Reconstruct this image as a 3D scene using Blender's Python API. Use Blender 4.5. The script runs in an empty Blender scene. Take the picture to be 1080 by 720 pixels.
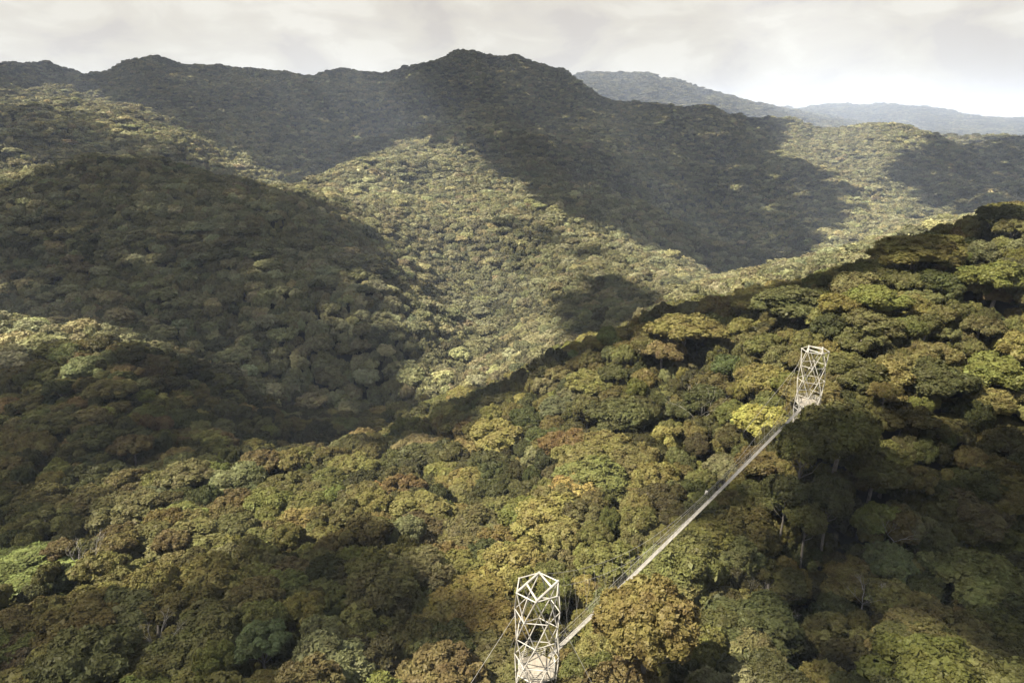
import bpy, math, random
import numpy as np
from mathutils import Vector, Matrix

rng = np.random.default_rng(11)
random.seed(5)
sc = bpy.context.scene
COL = sc.collection
rad = math.radians

# ------------------------------------------------------------------ camera
F = 720.0                       # focal length in pixels of the 1080x720 photograph
TILT = math.atan(235.0 / 720.0)  # camera looks down by this angle; horizon near y = 125
CP, SP = math.cos(TILT), math.sin(TILT)

cam_data = bpy.data.cameras.new('camera')
cam_data.sensor_width = 36.0
cam_data.lens = 24.0
cam_data.clip_start = 0.5
cam_data.clip_end = 40000.0
cam = bpy.data.objects.new('camera', cam_data)
COL.objects.link(cam)
cam.location = (0, 0, 0)
cam.rotation_euler = (math.pi / 2 - TILT, 0, 0)
sc.camera = cam


def ray(px, py):
    u = (np.asarray(px, float) - 540.0) / F
    v = (np.asarray(py, float) - 360.0) / F
    return u, CP - v * SP, -SP - v * CP


def at(px, py, Y):
    """world point seen at a photo pixel, at forward distance Y"""
    x, y, z = ray(px, py)
    t = Y / y
    return Vector((float(x * t), float(Y), float(z * t)))


def proj(x, y, z):
    d = y * CP - z * SP
    v = (-y * SP - z * CP) / d
    return 540 + F * x / d, 360 + F * v, d


# ------------------------------------------------------------------ terrain (height of the canopy top)
C = []   # control points: (px, py, Y)


def col(px, *pts):
    for py, Y in pts:
        C.append((px, py, Y))


col(0, (700, 76), (640, 95), (590, 118), (540, 145), (480, 185), (400, 250), (332, 330), (344, 372), (318, 420), (250, 500), (200, 600), (166, 680), (160, 800), (120, 1150), (96, 1500), (72, 1950))
col(100, (700, 76), (620, 100), (560, 130), (520, 160), (480, 185), (420, 222), (350, 300), (362, 340), (330, 395), (260, 480), (210, 570), (177, 640), (172, 760), (160, 850), (130, 1150), (112, 1400), (108, 1600), (90, 1850), (70, 2050))
col(200, (690, 75), (600, 106), (540, 140), (500, 165), (470, 195), (455, 215), (430, 240), (378, 290), (394, 322), (360, 365), (300, 420), (240, 500), (190, 610), (184, 720), (168, 950), (150, 1150), (132, 1400), (100, 1700), (62, 2050))
col(310, (700, 72), (600, 104), (540, 138), (495, 172), (468, 205), (482, 226), (440, 262), (448, 286), (415, 320), (350, 360), (280, 440), (212, 545), (207, 650), (192, 850), (170, 1200), (130, 1600), (77, 2050))
col(390, (700, 73), (600, 100), (540, 132), (500, 168), (464, 222), (480, 246), (440, 300), (424, 335), (380, 350), (330, 385), (270, 450), (262, 500), (222, 700), (180, 900), (158, 1060), (154, 1250), (120, 1650), (70, 2050))
col(500, (700, 74), (600, 104), (520, 150), (470, 185), (422, 240), (440, 268), (404, 325), (376, 380), (330, 470), (280, 600), (230, 750), (180, 960), (140, 1230), (137, 1450), (100, 1800), (57, 2150))
col(600, (700, 74), (640, 86), (560, 108), (480, 145), (420, 185), (371, 232), (392, 262), (366, 320), (346, 420), (300, 530), (250, 680), (200, 870), (158, 1100), (154, 1300), (120, 1750), (80, 2080))
col(700, (700, 74), (640, 86), (560, 106), (480, 150), (400, 185), (329, 226), (350, 256), (326, 320), (316, 430), (310, 520), (280, 620), (250, 760), (215, 900), (205, 1100), (170, 1400), (140, 1650), (108, 1850))
col(780, (650, 86), (560, 110), (470, 145), (400, 172), (345, 200), (304, 220), (326, 252), (308, 320), (297, 480), (292, 650), (285, 750), (250, 950), (200, 1250), (164, 1500), (139, 1700))
col(860, (720, 72), (640, 98), (560, 113), (480, 126), (440, 133), (400, 146), (340, 172), (285, 215), (306, 248), (290, 320), (275, 550), (262, 900), (250, 1000), (215, 1150), (185, 1280), (168, 1450), (145, 1650))
col(960, (700, 64), (650, 84), (600, 102), (520, 118), (440, 134), (360, 158), (300, 180), (254, 207), (274, 240), (260, 310), (250, 550), (235, 1000), (215, 1150), (180, 1350), (158, 1550), (138, 1700))
col(1040, (700, 66), (640, 92), (560, 112), (480, 132), (400, 150), (306, 172), (240, 200), (246, 280), (222, 550), (205, 1100), (190, 1300), (165, 1600), (146, 1850))
col(1080, (700, 70), (640, 92), (560, 114), (450, 140), (344, 162), (236, 195), (244, 280), (212, 550), (195, 1200), (170, 1600), (149, 1850))
for px, py in ((30, 70), (60, 68), (130, 68), (160, 63), (225, 64), (255, 71), (285, 76), (350, 78), (375, 74), (430, 68), (455, 63)):
    C.append((px, py, 2060))
for px, py, Y in ((475, 58, 2130), (520, 58, 2150), (545, 62, 2130), (570, 68, 2110), (640, 95, 1980), (665, 101, 1930), (740, 127, 1770), (820, 143, 1670), (910, 141, 1690), (985, 147, 1750), (1005, 155, 1850), (1060, 150, 1860)):
    C.append((px, py, Y))
for px in range(0, 1081, 120):
    C.append((px, 128 + 0.02 * px, 2700))
col(500, (104, 3600)); col(250, (104, 5000)); col(0, (104, 5000)); col(400, (102, 5000))
col(560, (88, 5000)); col(600, (80, 5000)); col(690, (79, 5000)); col(760, (100, 5000)); col(830, (117, 5000)); col(900, (132, 4600))
col(650, (110, 4000)); col(760, (128, 3700)); col(850, (140, 3500)); col(960, (145, 3300)); col(1080, (150, 3300))
col(690, (108, 6300)); col(850, (112, 8000)); col(950, (110, 8000)); col(1020, (119, 8000)); col(1080, (125, 8000)); col(960, (136, 5600)); col(1080, (138, 5600))
for px in range(0, 1081, 180):
    C.append((px, 128, 11500))
    C.append((px, 129, 16000))

ctrl = []
for px, py, Y in C:
    p = at(px, py, Y)
    r = math.hypot(p.x, p.y)
    ctrl.append((math.atan2(p.x, p.y), math.log(r), p.z / r))
# outside the frame the land runs on as at the frame's edges
edge = [c for c, q in zip(ctrl, C) if q[0] == 0]
ctrl += [(c[0] - 0.22, c[1], c[2] + 0.005) for c in edge]
edge = [c for c, q in zip(ctrl[:len(C)], C) if q[0] == 1080]
ctrl += [(c[0] + 0.22, c[1], c[2] + (0.04 if c[1] < 6 else 0.0)) for c in edge]
ctrl = np.array(ctrl)
SC = np.array([1.0, 0.55])


def tps(d2):
    return np.where(d2 > 0, 0.5 * d2 * np.log(d2 + 1e-12), 0)


_q = ctrl[:, :2] * SC
n = len(_q)
K = tps(((_q[:, None] - _q[None]) ** 2).sum(-1)) + np.eye(n) * 2e-4
Pm = np.concatenate([np.ones((n, 1)), _q], 1)
A = np.block([[K, Pm], [Pm.T, np.zeros((3, 3))]])
sol = np.linalg.solve(A, np.concatenate([ctrl[:, 2], np.zeros(3)]))
W, AF = sol[:n], sol[n:]


def elev(theta, lr):
    q = np.stack([theta.ravel() * SC[0], lr.ravel() * SC[1]], 1)
    out = np.empty(len(q))
    for i in range(0, len(q), 20000):
        b = q[i:i + 20000]
        d2 = ((b[:, None] - _q[None]) ** 2).sum(-1)
        out[i:i + 20000] = tps(d2) @ W + AF[0] + b @ AF[1:]
    return out.reshape(theta.shape)


_perm = rng.random((256, 256))


def vnoise(x, y):
    xi, yi = np.floor(x).astype(int), np.floor(y).astype(int)
    fx, fy = x - xi, y - yi
    fx, fy = fx * fx * (3 - 2 * fx), fy * fy * (3 - 2 * fy)
    g = lambda a, b: _perm[a & 255, b & 255]
    return (g(xi, yi) * (1 - fx) + g(xi + 1, yi) * fx) * (1 - fy) + (g(xi, yi + 1) * (1 - fx) + g(xi + 1, yi + 1) * fx) * fy - 0.5


def fbm(x, y, o=4):
    s, a, t = 0, 1.0, 0
    for i in range(o):
        s = s + a * vnoise(x * 2 ** i + 17.3 * i, y * 2 ** i + 5.1 * i)
        a *= 0.5
    return s


TH0, TH1, NT = rad(-52), rad(52), 868
LR0, LR1, NR = math.log(48.0), math.log(17000.0), 580
th = np.linspace(TH0, TH1, NT)
lr = np.linspace(LR0, LR1, NR)
TT, LL = np.meshgrid(th, lr, indexing='ij')
RR = np.exp(LL)
GX, GY = RR * np.sin(TT), RR * np.cos(TT)
Zc = elev(TT, LL) * RR
amp = np.clip((RR - 215) * 0.058, 0, 62)
ridged = 0.5 - np.abs(fbm(GX / 330 + 3, GY / 520 + 9, 4)) * 2.2
Zc = Zc + amp * ridged * 0.9 - amp * 0.25 + fbm(GX / 45, GY / 45, 2) * np.clip(RR * 0.03, 2, 5)


def canopy(x, y):
    t = np.arctan2(x, y)
    l = np.log(np.maximum(np.hypot(x, y), 48.5))
    i = np.clip((t - TH0) / (TH1 - TH0) * (NT - 1), 0, NT - 1.001)
    j = np.clip((l - LR0) / (LR1 - LR0) * (NR - 1), 0, NR - 1.001)
    a, b = i.astype(int), j.astype(int)
    fi, fj = i - a, j - b
    return (Zc[a, b] * (1 - fi) + Zc[a + 1, b] * fi) * (1 - fj) + (Zc[a, b + 1] * (1 - fi) + Zc[a + 1, b + 1] * fi) * fj


DEPTH = 13.0        # mean height of the forest above its floor
CLEAR = at(-14, 608, 112)


def ground(x, y):
    x, y = np.asarray(x, float), np.asarray(y, float)
    d = np.hypot(x - CLEAR.x, (y - CLEAR.y))
    lift = 10.0 * np.exp(-(d / 19.0) ** 4)
    return canopy(x, y) - DEPTH + lift


def hit(px, py):
    """where the line of sight at a photo pixel meets the canopy"""
    x, y, z = ray(px, py)
    Y = np.exp(np.linspace(math.log(45), math.log(9000), 4000))
    t = Y / y
    zz = z * t
    c = canopy(x * t, Y)
    k = np.argmax(zz < c)
    return Vector((float(x * t[k]), float(Y[k]), float(zz[k])))


# running horizon seen from the camera, for leaving out what no view shows
run = np.maximum.accumulate(Zc / RR, axis=1)


def seen(x, y, ztop, margin):
    t = np.arctan2(x, y)
    r = np.hypot(x, y)
    i = np.clip(((t - TH0) / (TH1 - TH0) * (NT - 1)).astype(int), 0, NT - 1)
    j = np.clip(((np.log(np.maximum(r, 49)) - LR0) / (LR1 - LR0) * (NR - 1)).astype(int) - 1, 0, NR - 1)
    return ztop / r >= run[i, j] - margin


# ------------------------------------------------------------------ node helpers
def new_mat(name):
    m = bpy.data.materials.new(name)
    m.use_nodes = True
    nt = m.node_tree
    nt.nodes.clear()
    out = nt.nodes.new('ShaderNodeOutputMaterial')
    return m, nt, out


def N(nt, t, **kw):
    nd = nt.nodes.new(t)
    for k, v in kw.items():
        setattr(nd, k, v)
    return nd


def leaf_material():
    m, nt, out = new_mat('leaf')
    at_ = N(nt, 'ShaderNodeAttribute', attribute_name='tint', attribute_type='INSTANCER')
    tc = N(nt, 'ShaderNodeTexCoord')
    no = N(nt, 'ShaderNodeTexNoise'); no.inputs['Scale'].default_value = 0.45; no.inputs['Detail'].default_value = 5
    nt.links.new(tc.outputs['Object'], no.inputs['Vector'])
    wn = N(nt, 'ShaderNodeTexNoise'); wn.inputs['Scale'].default_value = 6.0; wn.inputs['Detail'].default_value = 1
    nt.links.new(tc.outputs['Object'], wn.inputs['Vector'])
    ad = N(nt, 'ShaderNodeMath', operation='ADD')
    nt.links.new(no.outputs['Fac'], ad.inputs[0]); nt.links.new(wn.outputs['Fac'], ad.inputs[1])
    mr = N(nt, 'ShaderNodeMapRange'); mr.inputs['From Min'].default_value = 0.65; mr.inputs['From Max'].default_value = 1.35
    mr.inputs['To Min'].default_value = 0.55; mr.inputs['To Max'].default_value = 1.5
    nt.links.new(ad.outputs[0], mr.inputs['Value'])
    hs = N(nt, 'ShaderNodeHueSaturation')
    h2 = N(nt, 'ShaderNodeMapRange'); h2.inputs['From Min'].default_value = 0.3; h2.inputs['From Max'].default_value = 0.7
    h2.inputs['To Min'].default_value = 0.488; h2.inputs['To Max'].default_value = 0.525
    nt.links.new(no.outputs['Fac'], h2.inputs['Value'])
    nt.links.new(h2.outputs[0], hs.inputs['Hue']); nt.links.new(mr.outputs[0], hs.inputs['Value'])
    nt.links.new(at_.outputs['Color'], hs.inputs['Color'])
    df = N(nt, 'ShaderNodeBsdfDiffuse'); tr = N(nt, 'ShaderNodeBsdfTranslucent')
    nt.links.new(hs.outputs[0], df.inputs['Color']); nt.links.new(hs.outputs[0], tr.inputs['Color'])
    mx = N(nt, 'ShaderNodeMixShader'); mx.inputs[0].default_value = 0.22
    nt.links.new(df.outputs[0], mx.inputs[1]); nt.links.new(tr.outputs[0], mx.inputs[2])
    gl = N(nt, 'ShaderNodeBsdfGlossy'); gl.inputs['Roughness'].default_value = 0.5
    gl.inputs['Color'].default_value = (0.8, 0.8, 0.75, 1)
    m2 = N(nt, 'ShaderNodeMixShader'); m2.inputs[0].default_value = 0.008
    nt.links.new(mx.outputs[0], m2.inputs[1]); nt.links.new(gl.outputs[0], m2.inputs[2])
    nt.links.new(m2.outputs[0], out.inputs['Surface'])
    return m


def simple_material(name, c0, c1, scale, rough=0.9, metal=0.0, detail=4):
    m, nt, out = new_mat(name)
    tc = N(nt, 'ShaderNodeTexCoord')
    no = N(nt, 'ShaderNodeTexNoise'); no.inputs['Scale'].default_value = scale; no.inputs['Detail'].default_value = detail
    nt.links.new(tc.outputs['Object'], no.inputs['Vector'])
    cr = N(nt, 'ShaderNodeValToRGB')
    cr.color_ramp.elements[0].position = 0.3; cr.color_ramp.elements[0].color = (*c0, 1)
    cr.color_ramp.elements[1].position = 0.7; cr.color_ramp.elements[1].color = (*c1, 1)
    nt.links.new(no.outputs['Fac'], cr.inputs[0])
    b = N(nt, 'ShaderNodeBsdfPrincipled'); b.inputs['Roughness'].default_value = rough; b.inputs['Metallic'].default_value = metal
    nt.links.new(cr.outputs[0], b.inputs['Base Color'])
    nt.links.new(b.outputs[0], out.inputs['Surface'])
    return m


M_LEAF = leaf_material()
M_BARK = simple_material('bark', (0.06, 0.05, 0.038), (0.17, 0.15, 0.12), 1.4)
M_DEAD = simple_material('dead_wood', (0.13, 0.115, 0.095), (0.27, 0.25, 0.21), 2.0)
M_FLOOR = simple_material('forest_floor', (0.012, 0.012, 0.007), (0.026, 0.024, 0.012), 0.15)
M_STEEL = simple_material('pale_steel', (0.20, 0.182, 0.148), (0.37, 0.35, 0.305), 0.9, 0.6, 0.0, 7)
M_DECK = simple_material('weathered_plank', (0.15, 0.137, 0.112), (0.26, 0.24, 0.20), 2.2, 0.85)
M_BOARD = simple_material('weathered_floor_board', (0.13, 0.112, 0.085), (0.26, 0.228, 0.175), 1.1, 0.85)
M_WIRE = simple_material('steel_cable', (0.18, 0.17, 0.15), (0.28, 0.265, 0.235), 3, 0.6)
M_CABLE = simple_material('galvanised_cable', (0.16, 0.15, 0.135), (0.27, 0.255, 0.23), 3, 0.6)


# ------------------------------------------------------------------ mesh helpers
def mesh_np(name, verts, faces, mats, loops=4, smooth=False, mat_idx=None):
    """verts (n,3), faces (m,4) or (m,3) arrays -> mesh"""
    me = bpy.data.meshes.new(name)
    verts = np.asarray(verts, np.float32)
    tot, start, idx = [], [], []
    fl = faces if isinstance(faces, list) else [faces]
    sizes = np.concatenate([np.full(len(f), f.shape[1], np.int32) for f in fl])
    index = np.concatenate([f.ravel() for f in fl]).astype(np.int32)
    me.vertices.add(len(verts)); me.vertices.foreach_set('co', verts.ravel())
    me.loops.add(len(index)); me.loops.foreach_set('vertex_index', index)
    me.polygons.add(len(sizes))
    st = np.concatenate([[0], np.cumsum(sizes)[:-1]]).astype(np.int32)
    me.polygons.foreach_set('loop_start', st)
    if smooth is not False:
        sm = np.zeros(len(sizes), bool)
        sm[:] = smooth
        me.polygons.foreach_set('use_smooth', sm)
    me.update(calc_edges=True)
    for m in (mats if isinstance(mats, (list, tuple)) else [mats]):
        me.materials.append(m)
    return me


class MB:
    """collects boxes and tubes, builds ONE mesh"""
    def __init__(self):
        self.v, self.f, self.n = [], [], 0

    def tube(self, pts, radii, sides=6, caps=True):
        pts = [Vector(p) for p in pts]
        if not isinstance(radii, (list, tuple)):
            radii = [radii] * len(pts)
        rings = []
        prev = None
        for i, p in enumerate(pts):
            d = (pts[min(i + 1, len(pts) - 1)] - pts[max(i - 1, 0)]).normalized()
            if prev is None:
                a = d.orthogonal().normalized()
            else:
                a = (prev - d * prev.dot(d)).normalized()
            prev = a
            b = d.cross(a)
            base = self.n
            for k in range(sides):
                t = 2 * math.pi * k / sides
                self.v.append(tuple(p + (a * math.cos(t) + b * math.sin(t)) * radii[i]))
            self.n += sides
            rings.append(base)
        for r0, r1 in zip(rings, rings[1:]):
            for k in range(sides):
                k2 = (k + 1) % sides
                self.f.append((r0 + k, r0 + k2, r1 + k2, r1 + k))
        if caps:
            self.f.append(tuple(rings[0] + k for k in range(sides))[::-1])
            self.f.append(tuple(rings[-1] + k for k in range(sides)))

    def box(self, c, ax, ay, az):
        """centre and three half-extent vectors"""
        c, ax, ay, az = map(Vector, (c, ax, ay, az))
        b = self.n
        for sx in (-1, 1):
            for sy in (-1, 1):
                for sz in (-1, 1):
                    self.v.append(tuple(c + ax * sx + ay * sy + az * sz))
        self.n += 8
        for q in ((0, 1, 3, 2), (4, 6, 7, 5), (0, 4, 5, 1), (2, 3, 7, 6), (0, 2, 6, 4), (1, 5, 7, 3)):
            self.f.append(tuple(b + i for i in q))

    def ball(self, c, r):
        c = Vector(c)
        b = self.n
        vs, fs = ICO1
        for p in vs:
            self.v.append(tuple(c + Vector(p) * r))
        self.n += len(vs)
        for q in fs:
            self.f.append(tuple(b + int(i) for i in q))

    def prism(self, poly, z0, z1):
        b = self.n
        m = len(poly)
        for z in (z0, z1):
            for x, y in poly:
                self.v.append((x, y, z))
        self.n += 2 * m
        self.f.append(tuple(b + k for k in range(m))[::-1])
        self.f.append(tuple(b + m + k for k in range(m)))
        for k in range(m):
            k2 = (k + 1) % m
            self.f.append((b + k, b + k2, b + m + k2, b + m + k))

    def mesh(self, name, mat, smooth=False):
        me = bpy.data.meshes.new(name)
        me.from_pydata(self.v, [], self.f)
        me.materials.append(mat)
        if smooth:
            for p in me.polygons:
                p.use_smooth = True
        me.update()
        return me

    def build(self, name, mat, parent=None, smooth=False):
        return link(name, self.mesh(name, mat, smooth), parent)


def link(name, data, parent=None):
    o = bpy.data.objects.new(name, data)
    COL.objects.link(o)
    if parent is not None:
        o.parent = parent
    return o


def tag(o, label=None, cat=None, group=None, kind=None):
    if label: o['label'] = label
    if cat: o['category'] = cat
    if group: o['group'] = group
    if kind: o['kind'] = kind
    return o


def ico(sub):
    import bmesh
    bm = bmesh.new()
    bmesh.ops.create_icosphere(bm, subdivisions=sub, radius=1.0)
    v = np.array([p.co[:] for p in bm.verts]); f = np.array([[q.index for q in p.verts] for p in bm.faces])
    bm.free()
    return v, f


ICO1 = ico(1)
ICO2 = ico(2)


# ------------------------------------------------------------------ tree prototypes (crown radius 5 m, height 15 m)
def unit(a):
    return a / (np.linalg.norm(a, axis=-1, keepdims=True) + 1e-9)


def lobes_for(style, r):
    L = []
    if style == 'dome':
        nl, rz = int(r.integers(18, 27)), r.uniform(0.68, 0.92)
        for i in range(nl):
            z = 1 - (i + 0.5) / nl * 1.12
            a = i * 2.39996 + r.uniform(-.35, .35)
            q = math.sqrt(max(0, 1 - z * z))
            k = 0.70 * r.uniform(0.62, 1.18)
            L.append((k * q * math.cos(a), k * q * math.sin(a), k * rz * z, r.uniform(.19, .36)))
    elif style == 'cauliflower':
        nl, rz = int(r.integers(34, 46)), r.uniform(0.66, 0.85)
        for i in range(nl):
            z = 1 - (i + 0.5) / nl * 1.2
            a = i * 2.39996 + r.uniform(-.25, .25)
            q = math.sqrt(max(0, 1 - z * z))
            k = 0.76 * r.uniform(0.74, 1.12)
            L.append((k * q * math.cos(a), k * q * math.sin(a), k * rz * z, r.uniform(.16, .27)))
    elif style == 'umbrella':
        nl = int(r.integers(20, 26))
        for i in range(nl):
            q = math.sqrt((i + 0.5) / nl) * 0.8
            a = i * 2.39996 + r.uniform(-.3, .3)
            L.append((q * math.cos(a), q * math.sin(a), 0.45 * (1 - q * q * 1.3) + r.uniform(-.07, .07), r.uniform(.17, .28)))
    elif style == 'tall':
        nl = int(r.integers(18, 24))
        for i in range(nl):
            z = 1 - (i + 0.5) / nl * 1.7
            a = i * 2.39996 + r.uniform(-.5, .5)
            q = math.sqrt(max(0.05, 1 - z * z)) * r.uniform(.55, .75)
            L.append((q * math.cos(a), q * math.sin(a), 0.85 * z, r.uniform(.26, .38)))
    elif style == 'ragged':
        nl = int(r.integers(22, 30))
        for i in range(nl):
            d = unit(r.normal(size=3)); d[2] = abs(d[2]) * 0.9 - 0.1
            k = r.uniform(.45, .85)
            L.append((d[0] * k, d[1] * k, d[2] * k * 0.75, r.uniform(.15, .3)))
    return np.array(L)


def crown_mesh(name, style, seed, nleaf, leaf, core_sub=1):
    r = np.random.default_rng(seed)
    L = lobes_for(style, r)
    c, lr_ = L[:, :3], L[:, 3]
    nl = len(L)
    ztop = (c[:, 2] + lr_).max()
    cen = np.array([0, 0, c[:, 2].min()])
    outd = unit(c - cen)
    # small knobs on every lobe, which the leaves gather on
    knobs = unit(r.normal(size=(nl, 14, 3)) + outd[:, None] * 0.7)
    kamp = r.uniform(0.02, 0.22, size=(nl, 14))
    m = int(nleaf * 1.9)
    w = lr_ ** 2; w /= w.sum()
    li = r.choice(nl, m, p=w)
    d = unit(r.normal(size=(m, 3)) + outd[li] * 0.75)
    kd = (d[:, None] * knobs[li]).sum(-1)
    ki = kd.argmax(1)
    kn = knobs[li, ki]
    d = unit(d + kn * r.uniform(0.0, 0.55, size=(m, 1)))
    close = np.clip((d * kn).sum(-1) - 0.75, 0, 1) * 4
    rr = lr_[li] * (0.84 + kamp[li, ki] * close * 1.6 + r.normal(size=m) * 0.085)
    p = c[li] + d * rr[:, None]
    keep = np.ones(m, bool)
    for j in range(nl):
        inside = (np.linalg.norm(p - c[j], axis=1) < lr_[j] * 0.84) & (li != j)
        keep &= ~inside
    keep &= d[:, 2] > -0.75
    idx = np.nonzero(keep)[0][:nleaf]
    p, d, li = p[idx], d[idx], li[idx]
    m = len(p)
    nrm = unit(d + np.array([0, 0, 0.25]) + r.normal(size=(m, 3)) * 0.62)
    t = unit(np.cross(nrm, r.normal(size=(m, 3))))
    b = np.cross(nrm, t)
    s = leaf * np.exp(r.normal(size=(m, 1)) * 0.45)
    fold = nrm * s * r.uniform(-0.25, 0.1, size=(m, 1))
    V = np.stack([p - t * s, p + b * s * 0.55 + fold, p + t * s, p - b * s * 0.55 + fold], 1).reshape(-1, 3)
    Fq = np.arange(4 * m).reshape(-1, 4)
    # inner twig-and-leaf mass of each lobe
    iv, if_ = ICO1 if core_sub == 1 else ICO2
    CV, CF = [], []
    off = 4 * m
    for j in range(nl):
        vv = iv * (1 + r.normal(size=(len(iv), 1)) * 0.10)
        CV.append(vv * lr_[j] * 0.72 + c[j]); CF.append(if_ + off); off += len(iv)
    # heart of the crown
    hv = ICO2[0] * np.array([0.62, 0.62, 0.42 * max(0.5, ztop)]) * (1 + r.normal(size=(len(ICO2[0]), 1)) * 0.08)
    if style != 'ragged':
        CV.append(hv + np.array([0, 0, c[:, 2].mean() - 0.12])); CF.append(ICO2[1] + off)
    V = np.concatenate([V] + CV) - np.array([0, 0, ztop])
    V = V * 5.0 + np.array([0, 0, 15.0])
    me = mesh_np(name, V, [Fq, np.concatenate(CF)], M_LEAF)
    return me, (c - np.array([0, 0, ztop])) * 5.0 + np.array([0, 0, 15.0]), lr_ * 5.0


def trunk_mesh(name, lob, rads, seed):
    r = random.Random(seed)
    mb = MB()
    zc = float(lob[:, 2].mean())
    zb = float(lob[:, 2].min())
    fork = zb - r.uniform(1.5, 3.0)
    p0 = Vector((0, 0, -1.5)); p1 = Vector((r.uniform(-.3, .3), r.uniform(-.3, .3), fork * .5)); p2 = Vector((r.uniform(-.5, .5), r.uniform(-.5, .5), fork))
    top = Vector((p2.x * .5, p2.y * .5, zc + .5))
    mb.tube([p0, Vector((0, 0, 0.6)), p1, p2, top], [.55, .36, .28, .23, .09], 8)
    order = list(range(len(lob)))
    r.shuffle(order)
    for i in order[:9]:
        q = Vector(lob[i])
        s = p2.lerp(top, r.uniform(0, .55))
        mid = s.lerp(q, .55) + Vector((r.uniform(-.3, .3), r.uniform(-.3, .3), -.35))
        mb.tube([s, mid, q], [.10, .06, .025], 5)
    return mb.mesh(name, M_BARK, True)


STYLES = ['dome', 'dome', 'dome', 'dome', 'cauliflower', 'cauliflower', 'cauliflower', 'umbrella', 'umbrella', 'tall', 'tall', 'ragged', 'ragged', 'ragged']
PROTO = []
for i, s in enumerate(STYLES):
    cm, lb, lrad = crown_mesh('crown', s, 100 + i, 21000, 0.034)
    PROTO.append((s, cm, trunk_mesh('trunk', lb, lrad, 300 + i)))
MID = [crown_mesh('crown_mid', s, 400 + i, 5000, 0.07)[0] for i, s in enumerate(['dome', 'dome', 'dome', 'cauliflower', 'cauliflower', 'umbrella', 'tall', 'ragged'])]
FARP = [crown_mesh('crown_far', s, 500 + i, 1300, 0.13)[0] for i, s in enumerate(['dome', 'dome', 'dome', 'cauliflower', 'umbrella', 'tall'])]


def style_pick(s):
    return random.choice([i for i, p in enumerate(PROTO) if p[0] == s])


# ------------------------------------------------------------------ foliage colours
TINTS = {
    'olive green': (0.080, 0.075, 0.025),
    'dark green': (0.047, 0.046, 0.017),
    'golden olive': (0.119, 0.099, 0.032),
    'yellow green': (0.098, 0.097, 0.026),
    'pale green': (0.100, 0.098, 0.043),
    'rust brown': (0.098, 0.073, 0.030),
    'brown olive': (0.083, 0.073, 0.029),
}
TN = list(TINTS)
TA = np.array([TINTS[k] for k in TN])


def pick_tints(x, y, probs, seed):
    """colour class per tree, in loose patches"""
    r = np.random.default_rng(seed)
    m = len(x)
    pr = np.tile(np.array(probs, float), (m, 1))
    for k in range(len(TN)):
        pr[:, k] *= np.exp(2.6 * fbm(x / 55 + 31 * k, y / 55 + 7 * k, 2))
    pr /= pr.sum(1, keepdims=True)
    cl = (r.random((m, 1)) > pr.cumsum(1)).sum(1).clip(0, len(TN) - 1)
    rgb = np.array((1.08, 1.03, 0.95)) * (TA[cl] * 0.84 + TA[cl].mean(1, keepdims=True) * np.array((1.12, 1.02, 0.66)) * 0.16) * np.exp(r.normal(size=(m, 1)) * 0.16) * np.exp(r.normal(size=(m, 3)) * 0.05)
    return cl, rgb


# ------------------------------------------------------------------ suspension bridge geometry (needed to keep trees clear)
NT_C = Vector((at(566, 704, 66.0).x, 66.0, at(566, 704, 66.0).z))     # floor centre of the nearer tower
FT_C = Vector((at(852, 424, 133).x, 133.0, at(852, 424, 133).z))      # floor centre of the farther tower
TOWER_H = 11.6
TOWER_R = 2.65
AX = Vector((FT_C.x - NT_C.x, FT_C.y - NT_C.y, 0)).normalized()
SIDE = Vector((AX.y, -AX.x, 0))
DK0 = NT_C + AX * 2.45
DK1 = FT_C - AX * 2.45
SPAN = (DK1 - DK0).length
DK_SAG = 0.4


def deck_pt(t):
    p = DK0.lerp(DK1, t)
    return p - Vector((0, 0, 4 * DK_SAG * t * (1 - t)))


deck_s = [deck_pt(t) for t in np.linspace(0, 1, 80)]
DX = np.array([p.x for p in deck_s]); DY = np.array([p.y for p in deck_s]); DZ = np.array([p.z for p in deck_s])
dpx, dpy, dd = proj(DX, DY, DZ)

# ------------------------------------------------------------------ trees: landmarks placed by eye, then the rest
T = []   # x, y, zbase, R, sz, proto, class, rgb, landmark-label


def plant(px, py, w, colour, style, label=None, Y=None, mul=1.0, dz=0.0):
    p = at(px, py, Y) if Y else hit(px, py)
    dist = proj(p.x, p.y, p.z)[2]
    R = w * dist / F / 2
    T.append(dict(x=p.x, y=p.y, R=R, top=p.z + R * 0.45 + dz, style=style, cl=TN.index(colour), rgb=np.array(TINTS[colour]) * mul, label=label, proto=style_pick(style), mark=True))


plant(686, 645, 114, 'golden olive', 'cauliflower', 'big golden brown knobbly tree hiding part of the footbridge beside the nearer tower', Y=70, dz=0.0, mul=np.array((0.92, 0.84, 0.88)))
plant(465, 716, 112, 'rust brown', 'cauliflower', 'rust brown domed tree at the bottom edge, left of the nearer tower', Y=71)
plant(345, 702, 104, 'pale green', 'ragged', 'pale green sprouting tree at the bottom edge, left of the rust brown dome', Y=71, mul=1.1)
plant(283, 730, 80, 'golden olive', 'cauliflower', 'golden tree cut by the bottom edge beside the pale sprouting tree', Y=70, mul=1.2)
plant(975, 712, 132, 'yellow green', 'ragged', 'bright green leafy tree at the bottom right in front of the dark ravine', Y=62, mul=0.72)
plant(660, 722, 86, 'rust brown', 'cauliflower', 'rust tree cut by the bottom edge, below the footbridge', Y=69, mul=1.05)
plant(195, 502, 60, 'brown olive', 'umbrella', 'brown flat-topped umbrella tree standing above the left valley', mul=1.1)
plant(132, 543, 80, 'brown olive', 'umbrella', 'broad brown umbrella tree left of the flat-topped brown one', mul=1.1)
plant(272, 488, 48, 'rust brown', 'umbrella', 'reddish brown umbrella tree at the ridge end above the left valley')
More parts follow.
